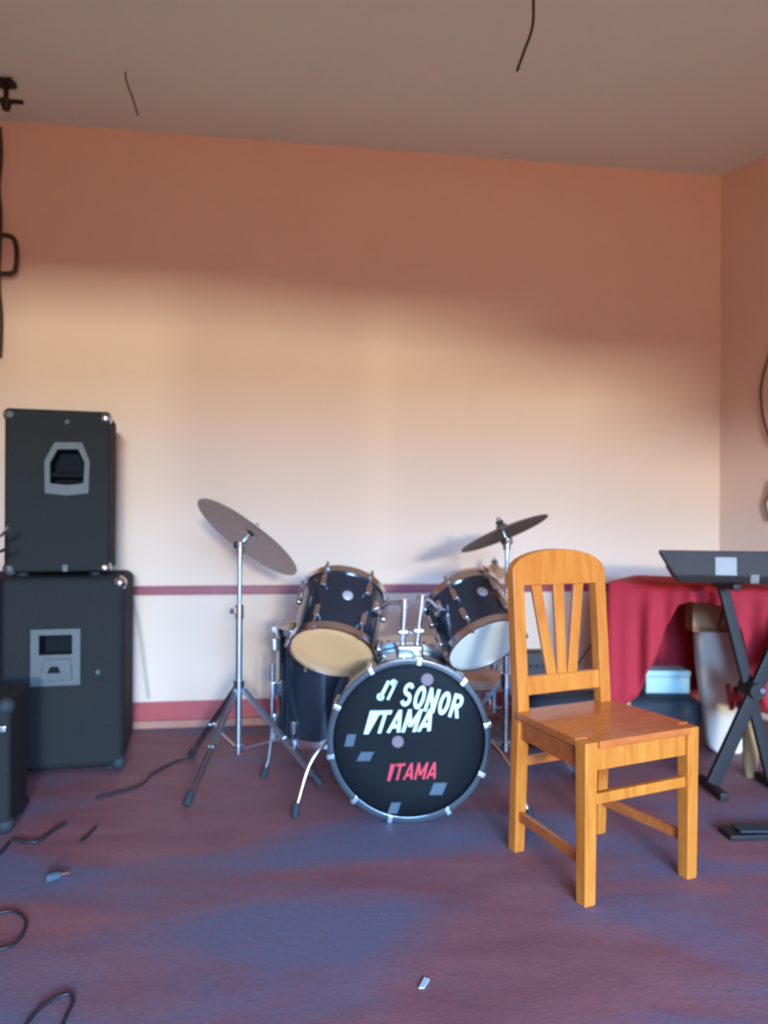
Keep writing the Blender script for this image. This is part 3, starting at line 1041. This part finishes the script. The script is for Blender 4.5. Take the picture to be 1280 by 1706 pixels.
MB().bar((xl + 0.018, CD + 0.008, 0.282), (xr - 0.018, CD + 0.008, 0.282), 0.018, 0.028).build('stretcher', M_seat, ch, bevel=0.003)


def back_board(poly, t, name, m):
    """A board in the raked plane of the back; poly in (x, z)."""
    n_ = len(poly)
    vs = [(x, post_xy(z) - t / 2, z) for x, z in poly] + [(x, post_xy(z) + t / 2, z) for x, z in poly]
    fs = [tuple(range(n_)), tuple(reversed(range(n_, 2 * n_)))] + [(i, i + n_, (i + 1) % n_ + n_, (i + 1) % n_) for i in range(n_)]
    return MB().add(vs, fs).build(name, m, ch, bevel=0.004)


ol, orr = xl - 0.022, xr + 0.022
top_arc = []
for i in range(17):
    a = PI * i / 16
    top_arc.append((xm + (orr - ol) / 2 * math.cos(a), 0.864 + 0.082 * math.sin(a) ** 0.8))
back_board([(ol, 0.864), (ol + 0.004, 0.848), (ol + 0.045, 0.832), (orr - 0.045, 0.832), (orr - 0.004, 0.848), (orr, 0.864)] + top_arc[1:-1], 0.034, 'crest_rail', M_chair)
back_board([(xl + 0.019, 0.490), (xr - 0.019, 0.490), (xr - 0.019, 0.548), (xl + 0.019, 0.548)], 0.024, 'lower_back_rail', M_chair)
for t0, t1, b0, b1 in ((-0.108, -0.068, -0.060, -0.022), (-0.021, 0.023, -0.019, 0.019), (0.064, 0.104, 0.022, 0.060)):
    back_board([(xm + b0, 0.546), (xm + b1, 0.546), (xm + t1, 0.834), (xm + t0, 0.834)], 0.014, 'back_slat', M_chair)

# ------------------------------------------------------------------ cloth-covered table in the corner
tfl = P(1016, 972, 3.42)
TZ = tfl.z
TA = math.radians(-31)
tb = thing('side_table', 'pale wooden table under the red cloth in the right corner', 'table', loc=(tfl.x, tfl.y, 0), rz=TA)
TL, TD = 0.86, 0.52
MB().box((TL / 2, TD / 2, TZ - 0.016), (TL - 0.01, TD - 0.01, 0.024)).build('tabletop', M_legwood, tb, bevel=0.003)
for x, y in ((0.05, 0.05), (0.565, 0.035), (0.05, TD - 0.05), (TL - 0.05, TD - 0.05)):
    MB().lathe([(0, 0), (0.020, 0), (0.030, 0.06), (0.033, 0.22), (0.026, 0.40), (0.030, TZ - 0.03), (0, TZ - 0.03)], 16, M=Matrix.Translation((x, y, 0))).build('leg', M_legwood, tb)

Mt = tb.matrix_world.copy()
Mt.translation = Vector((tfl.x, tfl.y, 0))
cl = MB()
# a strip round the table edge: top edge at z = TZ + 0.004, hem from a profile; folds grow downwards


def hem(s):
    """Hem height along the front, s from 0 (left) to 1 (right)."""
    pts = [(0.0, 0.24), (0.06, 0.22), (0.14, 0.27), (0.22, 0.42), (0.29, 0.60), (0.345, 0.685), (0.40, 0.70), (0.55, 0.69), (0.62, 0.60), (0.68, 0.34), (0.76, 0.27), (1.0, 0.25)]
    for (a_, za), (b_, zb) in zip(pts, pts[1:]):
        if a_ <= s <= b_:
            t_ = (s - a_) / (b_ - a_)
            return za + (zb - za) * (t_ * t_ * (3 - 2 * t_) * 0.5 + t_ * 0.5)
    return 0.25


path = []
NF = 90
for i in range(NF + 1):
    s_ = i / NF
    path.append((Vector((s_ * TL, 0, 0)), Vector((0, -1, 0)), hem(s_), s_ * TL))
for i in range(1, 31):
    s_ = i / 30
    path.append((Vector((TL, s_ * TD, 0)), Vector((1, 0, 0)), 0.25, TL + s_ * TD))
for i in range(1, NF + 1):
    s_ = i / NF
    path.append((Vector((TL * (1 - s_), TD, 0)), Vector((0, 1, 0)), 0.22, TL + TD + s_ * TL))
for i in range(1, 30):
    s_ = i / 30
    path.append((Vector((0, TD * (1 - s_), 0)), Vector((-1, 0, 0)), 0.24, 2 * TL + TD + s_ * TD))
ROWS = 14
vs, fs = [], []
for p, n_, hz, L_ in path:
    for r_ in range(ROWS + 1):
        q_ = r_ / ROWS
        z = TZ + 0.006 - (TZ - hz) * q_
        fold = (0.012 * math.sin(L_ * 43) + 0.008 * math.sin(L_ * 71 + 1.3)) * min(1, q_ * 2.2) + 0.020 * min(1, q_ * 3)
        vs.append(p + n_ * (0.004 + fold) + Vector((0, 0, z)))
NP = len(path)
for i in range(NP):
    j = (i + 1) % NP
    for r_ in range(ROWS):
        a_, b_ = i * (ROWS + 1) + r_, j * (ROWS + 1) + r_
        fs.append((a_, b_, b_ + 1, a_ + 1))
fs.append(tuple(i * (ROWS + 1) for i in range(NP)))
cl.add(vs, fs)
clo = cl.build('tablecloth', M_cloth_red, None, angle=80)
clo.matrix_world = Mt
tag(clo, 'crimson cloth draped over the corner table and lifted in the middle', 'tablecloth')
sm_ = clo.modifiers.new('thickness', 'SOLIDIFY')
sm_.thickness = 0.003
sm_.offset = 1


def yaw_box(name, label, cat, c, s, rz, m, bevel=0.004, group=None):
    t = thing(name, label, cat, loc=(c[0], c[1], c[2]), rz=rz, group=group)
    return t


# black soft case lying on the floor behind the chair
CY = 3.61
ca, cb = P(872, 1200, CY), P(1158, 1200, CY)
cz = P(1000, 1163, CY - 0.1).z
case = thing('soft_case', 'long black soft case lying on the floor behind the chair', 'bag', loc=((ca.x + cb.x) / 2, CY, 0))
cl_ = cb.x - ca.x
mb = MB().box((0, 0, cz / 2), (cl_, 0.22, cz))
body = mb.build('case_body', M_bag, case, bevel=0.05, seg=5)
MB().tube([(-cl_ / 2 + 0.06, -0.112, cz * 0.62), (0.0, -0.1125, cz * 0.60), (cl_ / 2 - 0.06, -0.112, cz * 0.62)], 0.004, 8).build('zip', M_stand_black, case)
MB().tube(bez([(-0.05, -0.11, cz * 0.72), (-0.04, -0.14, cz * 0.85), (0.04, -0.14, cz * 0.85), (0.05, -0.11, cz * 0.72)], 6), 0.009, 8).build('carry_handle', M_bag, case)
MB().box((cl_ / 2 - 0.10, -0.111, cz * 0.5), (0.03, 0.006, cz * 0.75)).build('strap', M_stand_black, case, bevel=0.002)

# pale blue box and small dark box lying on the case
bbx = P(1125, 1143, CY - 0.07)
bb = thing('plastic_box', 'pale blue plastic box on the black case under the table', 'box', loc=(bbx.x - 0.006, CY + 0.06, cz), rz=0)
bh = P(1127, 1122, CY - 0.07).z - cz
MB().box((0, 0, bh * 0.36), (0.205, 0.12, bh * 0.72)).build('box_body', M_bluebox, bb, bevel=0.006)
MB().box((0, 0, bh * 0.86), (0.213, 0.128, bh * 0.28)).build('lid', M_bluebox, bb, bevel=0.006)
dbx = P(893, 1105, CY - 0.06)
db = thing('amplifier_box', 'small dark brown box on the left end of the black case', 'box', loc=(dbx.x, CY, cz), rz=0.1)
dh = P(895, 1088, CY - 0.06).z - cz
MB().box((0, 0, dh / 2), (0.115, 0.13, dh)).build('box_body', M_brownbox, db, bevel=0.008)
for i in range(3):
    MB().lathe([(0, 0.012), (0.008, 0.012), (0.009, 0)], 10, M=Matrix.Translation((-0.03 + 0.03 * i, -0.065, dh * 0.7)) @ frame(None, (0, -1, 0))).build('knob', M_rubber, db)

# off-white printed sack standing in the opening of the cloth, cardboard box on top
sk0 = 3.50
sc_ = P(1203, 1135, sk0)
sack = thing('sack', 'off-white sack with red print standing in front of the table', 'sack', loc=(sc_.x + 0.004, sk0 + 0.03, 0))
szt = P(1203, 1052, sk0).z
prof = [(0.02, 0.082), (0.06, 0.086), (0.16, 0.092), (0.30, 0.098), (0.40, 0.104), (szt - 0.03, 0.106), (szt, 0.098)]
vs, fs = [], []
NS = 24
for z, hw in [(0.0, 0.060)] + prof:
    for j in range(NS):
        a = 2 * PI * j / NS
        c_, s_ = math.cos(a), math.sin(a)
        rx = hw * abs(c_) ** 0.45 * (1 if c_ > 0 else -1)
        ry = (0.055 + 0.006 * math.sin(z * 23 + j)) * abs(s_) ** 0.6 * (1 if s_ > 0 else -1)
        vs.append((rx - 0.036 * (z / szt) + 0.024, ry, z))
nr = len(prof) + 1
for r_ in range(nr - 1):
    for j in range(NS):
        fs.append((r_ * NS + j, r_ * NS + (j + 1) % NS, (r_ + 1) * NS + (j + 1) % NS, (r_ + 1) * NS + j))
fs += [tuple(reversed(range(NS))), tuple((nr - 1) * NS + j for j in range(NS))]
MB().add(vs, fs).build('sack_body', M_sack, sack, angle=70)
# the red print on the sack: a tall zigzag mark
pr = MB()
pz = [P(1208, 1138, sk0), P(1214, 1180, sk0), P(1221, 1142, sk0), P(1226, 1176, sk0), P(1233, 1132, sk0)]
for a_, b_ in zip(pz, pz[1:]):
    q0, q1 = a_ - sack.location, b_ - sack.location
    pr.bar((q0.x, -0.060, q0.z), (q1.x, -0.060, q1.z), 0.016, 0.010, up=(0, 1, 0))
pr.build('red_print', M_red_print, sack, smooth=False)

bx = P(1190, 1025, sk0)
cbz0 = szt
cbz1 = P(1190, 1000, sk0).z
cbx = thing('cardboard_box', 'small tan cardboard box on top of the printed sack', 'box', loc=(bx.x, sk0 + 0.03, cbz0), rz=-0.12)
MB().box((0, 0, (cbz1 - cbz0) / 2), (0.195, 0.13, cbz1 - cbz0)).build('box_body', M_card, cbx, bevel=0.003)
MB().box((0, -0.068, 0.012), (0.197, 0.004, 0.022)).build('flap', M_card_dark, cbx)
MB().tube([(0.035, -0.070, cbz1 - cbz0 - 0.01), (0.012, -0.072, 0.03)], 0.003, 6).build('string', M_cable_brown, cbx)

# ------------------------------------------------------------------ keyboard on an X stand
kd = 2.95
kl = P(1101, 926, kd + 0.10)
kz = P(1200, 971, kd).z
KROT = math.radians(-16)
kb = thing('electric_keyboard', 'black electric keyboard with its back panel toward the camera, on the X shaped stand', 'keyboard', loc=(kl.x + 0.07, kd + 0.13, kz), rz=KROT)
KL, KD_ = 0.95, 0.30
# local: x along the keyboard, y away; the back panel faces the camera, the keys lie on the far side
prof = [(0.15, 0.000), (-0.12, 0.000), (-0.15, 0.030), (-0.14, 0.124), (-0.02, 0.112), (0.01, 0.056), (0.15, 0.050)]
kbody = MB().prism(prof, 0.0, KL, axis=0)
for v_ in kbody.v:                       # the end cheek leans outward at the top
    if v_.x < 0.01:
        v_.x -= 0.075 * v_.z / 0.124
kbody.build('keyboard_body', M_keyb, kb, bevel=0.008)
NW = 40
kw = (KL - 0.10) / NW
for i in range(NW):
    MB().box((0.05 + kw * (i + 0.5), 0.078, 0.060), (kw * 0.92, 0.130, 0.012)).build('white_key', M_key_white, kb)
    if i % 7 in (0, 1, 3, 4, 5) and i < NW - 1:
        MB().box((0.05 + kw * (i + 1), 0.055, 0.069), (kw * 0.5, 0.080, 0.014)).build('black_key', M_keyb, kb)
MB().box((0.165, -0.146, 0.066), (0.075, 0.008, 0.068), Matrix.Rotation(-0.12, 3, 'X')).build('back_label', M_label_grey, kb, bevel=0.002)
MB().box((0.265, -0.139, 0.022), (0.030, 0.012, 0.036), Matrix.Rotation(0.5, 3, 'X')).build('socket_plate', M_label_grey, kb, bevel=0.002)
MB().box((0.36, -0.146, 0.058), (0.030, 0.008, 0.055), Matrix.Rotation(-0.12, 3, 'X')).build('socket_plate', M_label_grey, kb, bevel=0.002)
MB().box((0.40, -0.075, 0.1205), (0.16, 0.06, 0.006), Matrix.Rotation(-0.066, 3, 'X')).build('display', M_label_grey, kb)
for i in range(6):
    MB().box((0.58 + 0.035 * i, -0.075, 0.1215), (0.022, 0.02, 0.008), Matrix.Rotation(-0.066, 3, 'X')).build('button', M_label_grey, kb)

xs = thing('keyboard_stand', 'black X shaped keyboard stand at the right edge', 'stand', loc=(P(1258, 1150, kd).x, kd + 0.05, 0))
sx0 = xs.location
foot_l = P(1192, 1300, kd).x - sx0.x
top_l = P(1218, 985, kd).x - sx0.x
for yy, x0, x1, t_ in ((-0.022, foot_l, P(1344, 975, kd).x - sx0.x, 0.050), (0.022, P(1302, 1300, kd).x - sx0.x, top_l, 0.040)):
    MB().bar((x0, yy, 0.03), (x1, yy, kz - 0.016), 0.028, t_, up=(1, 0, 0)).build('cross_leg', M_stand_black, xs, bevel=0.004)
    MB().box((x0, yy, 0.016), (0.032, 0.22, 0.030)).build('foot_bar', M_stand_black, xs, bevel=0.005)
    MB().box((x1, yy - 0.03, kz - 0.012), (0.032, 0.20, 0.024)).build('support_arm', M_stand_black, xs, bevel=0.005)
cx_ = P(1262, 1152, kd)
MB().tube([(cx_.x - sx0.x, -0.060, cx_.z), (cx_.x - sx0.x, 0.05, cx_.z)], 0.030, 18).build('pivot_knob', M_stand_black, xs)
MB().tube([(cx_.x - sx0.x + 0.012, -0.070, cx_.z + 0.006), (cx_.x - sx0.x + 0.012, -0.058, cx_.z + 0.006)], 0.010, 12).build('pivot_bolt', M_chrome, xs)

# ------------------------------------------------------------------ cables, wires and bits on the floor


def cable(name, label, pts, r, m, cat='cable', group=None, n=8):
    o = MB().tube(bez(pts, n), r, 8).build(name, m)
    return tag(o, label, cat, group)


def fl_pts(*pp, z=0.006):
    return [G(x_, y_, z) for x_, y_ in pp]


cable('floor_cable', 'black cable curling out of the low cabinet at the left edge', fl_pts((20, 1398), (48, 1403), (66, 1400), (88, 1384), (108, 1372)), 0.006, M_cable)
cable('floor_cable', 'short piece of black cable right of the curling one', fl_pts((134, 1402), (146, 1392), (160, 1378)), 0.005, M_cable)
cable('floor_cable', 'dark cable running from the big cabinet toward the left cymbal stand', fl_pts((160, 1330), (205, 1318), (238, 1305), (252, 1291), (272, 1279), (296, 1268), (325, 1262)), 0.005, M_cable)
cable('floor_cable', 'short dark cable hanging under the big cabinet onto the floor', [P(42, 1312, 3.1)] + fl_pts((46, 1335), (34, 1357)), 0.004, M_cable)
cable('floor_cable', 'looped dark cable at the left edge of the floor', fl_pts((-20, 1525), (20, 1518), (42, 1532), (38, 1556), (18, 1576), (-12, 1584)), 0.004, M_cable)
cable('floor_cable', 'bluish black loop of cable in the bottom left corner', fl_pts((40, 1712), (62, 1684), (90, 1664), (116, 1656), (122, 1668), (112, 1690), (102, 1712)), 0.004, M_cable)
cable('floor_cable', 'black cable end poking out at the left edge below the low cabinet', fl_pts((-14, 1432), (4, 1418), (15, 1404)), 0.006, M_cable)
p = G(76, 1472)
pg = thing('cable_plug', 'small grey plug lying on the floor at the left', 'plug', loc=p, rz=0.5)
MB().lathe([(0, 0), (0.012, 0), (0.013, 0.03), (0.008, 0.042), (0, 0.042)], 14, M=Matrix.Translation((0, 0, 0.013)) @ frame(None, (1, 0.2, 0))).build('plug_body', M_plug, pg)
MB().tube([(0.04, 0.008, 0.013), (0.062, 0.012, 0.012)], 0.004, 8).build('plug_tip', M_chrome, pg)
p = G(706, 1640)
sc2 = MB().prism([(-0.007, -0.020), (0.005, -0.016), (0.010, 0.018), (-0.003, 0.022)], 0.0005, 0.004, axis=2).build('paper_scrap', M_litter)
sc2.matrix_world = Matrix.Translation(p) @ Matrix.Rotation(-0.25, 4, 'Z')
tag(sc2, 'tiny pale scrap of paper on the floor at the bottom centre', 'scrap')
# flat black board at the right edge
a_, b_ = G(1212, 1398), G(1300, 1390)
pdl = thing('foot_pedal', 'flat black pedal lying on the floor at the right edge', 'pedal', loc=(a_.x + 0.13, a_.y + 0.03, 0), rz=0.06)
MB().box((0, 0, 0.010), (0.26, 0.085, 0.018)).build('pedal_base', M_stand_black, pdl, bevel=0.004)
MB().box((0.01, 0, 0.024), (0.20, 0.06, 0.008), Matrix.Rotation(0.02, 3, 'Y')).build('treadle', M_rubber, pdl, bevel=0.002)

# wire dangling from the ceiling, near the top of the frame
wd_ = 2.75
e = P(862, 118, wd_)
cable('ceiling_wire', 'dark wire hanging from the ceiling at the top of the frame', [Vector((P(886, 0, wd_).x, wd_, CEIL)), P(888, -30, wd_), P(888, 40, wd_), P(874, 84, wd_), P(864, 112, wd_), e], 0.0055, M_cable_brown, 'wire')
wy = 3.35
cable('ceiling_wire', 'short thin wire hanging from the ceiling near the back wall', [Vector((P(209, 121, wy).x, wy, CEIL)), P(211, 136, wy), P(222, 166, wy), P(230, 192, wy)], 0.0035, M_cable_brown, 'wire')
# fixture and hanging cable bundle at the left end of the back wall
fx = P(10, 172, 3.42)
fx_z = fx.z
lf = thing('ceiling_hook', 'dark metal bracket under the ceiling at the left edge', 'bracket', loc=(fx.x, fx.y, 0))
ctz = CEIL
MB().box((0, 0, ctz - 0.012), (0.07, 0.06, 0.024)).build('bracket_plate', M_stand_black, lf, bevel=0.003)
MB().tube([(0, 0, ctz - 0.02), (0, 0, fx_z)], 0.012, 10).build('bracket_stem', M_stand_black, lf)
MB().tube([(-0.03, 0, fx_z + 0.012), (0.075, 0, fx_z + 0.004)], 0.010, 10).build('bracket_arm', M_stand_black, lf)
MB().tube([(0.0, 0, fx_z + 0.012), (0.0, 0, fx_z - 0.03)], [0.028, 0.016], 12).build('bracket_cup', M_stand_black, lf)


def wp(px, py, off=0.02):
    b_ = wall_at(px)
    q_ = P(px, py, b_.y - off)
    return Vector((q_.x, b_.y - off, q_.z))


cable('hanging_cable', 'brown cable hanging down the back wall at the left edge', [wp(0, 212), wp(2, 260), wp(-2, 310), wp(1, 360), wp(-1, 420), wp(-2, 480), wp(2, 530), wp(0, 596)], 0.009, M_cable_brown)
cable('hanging_cable', 'brown cable loop sticking out over the wall at the left edge', [wp(-8, 394, 0.05), wp(10, 392, 0.05), wp(24, 400, 0.05), wp(28, 425, 0.05), wp(24, 452, 0.05), wp(8, 456, 0.05), wp(-8, 454, 0.05)], 0.012, M_cable_brown)
cable('hanging_cable', 'grey cable hanging on the wall right of the big cabinet', [wp(222, 996, 0.03), wp(232, 1040, 0.03), wp(240, 1100, 0.03), wp(248, 1164, 0.03)], 0.006, M_cable_grey)
cable('hanging_cable', 'thin black cable on the wall seen through the chair back', [wp(960, 1110, 0.04), wp(976, 1088, 0.04), wp(992, 1066, 0.04), wp(1012, 1040, 0.04)], 0.004, M_cable)


def rp(px, py, off=0.02):
    """A point just off the right wall seen at a pixel."""
    k_ = (px - 640.0) / F
    c0 = corner + rn * off
    t_ = (k_ * c0.y - c0.x) / (rdir.x - k_ * rdir.y)
    y_ = c0.y + rdir.y * t_
    return P(px, py, y_)


cable('hanging_cable', 'dark cable bowing down the right wall at the right edge', [rp(1292, 560), rp(1280, 598), rp(1271, 630), rp(1268, 660), rp(1273, 700), rp(1286, 740)], 0.006, M_cable_brown)
cable('hanging_cable', 'short dark cable on the right wall above the keyboard', [rp(1286, 800), rp(1280, 826), rp(1275, 840), rp(1282, 868)], 0.006, M_cable)

# microphone stand whose clutch reaches into the frame at the left
mp_ = P(-14, 1300, 2.92)
ms = thing('microphone_stand', 'microphone stand just outside the left edge, chrome lever in view', 'microphone stand', loc=(mp_.x, 2.92, 0))
MB().lathe([(0, 0), (0.085, 0), (0.09, 0.012), (0.03, 0.028), (0, 0.028)], 30, M=Matrix.Translation((0, 0, 0.0))).build('base', M_stand_black, ms)
zc = P(0, 890, 2.92).z
MB().tube([(0, 0, 0.02), (0, 0, zc)], 0.010, 12).build('pole', M_stand_black, ms)
MB().tube([(0, 0, zc - 0.09), (0, 0, zc + 0.01)], 0.016, 12).build('clutch', M_stand_black, ms)
lv = [P(2, 892, 2.90), P(15, 878, 2.90)]
MB().tube([Vector((0.0, 0, zc - 0.01)), lv[0] - ms.location, lv[1] - ms.location], 0.006, 10).build('chrome_lever', M_chrome, ms)
lv = [P(3, 918, 2.90), P(14, 911, 2.90)]
MB().tube([Vector((0.0, 0, zc - 0.07)), lv[0] - ms.location, lv[1] - ms.location], 0.006, 10).build('lower_lever', M_stand_black, ms)
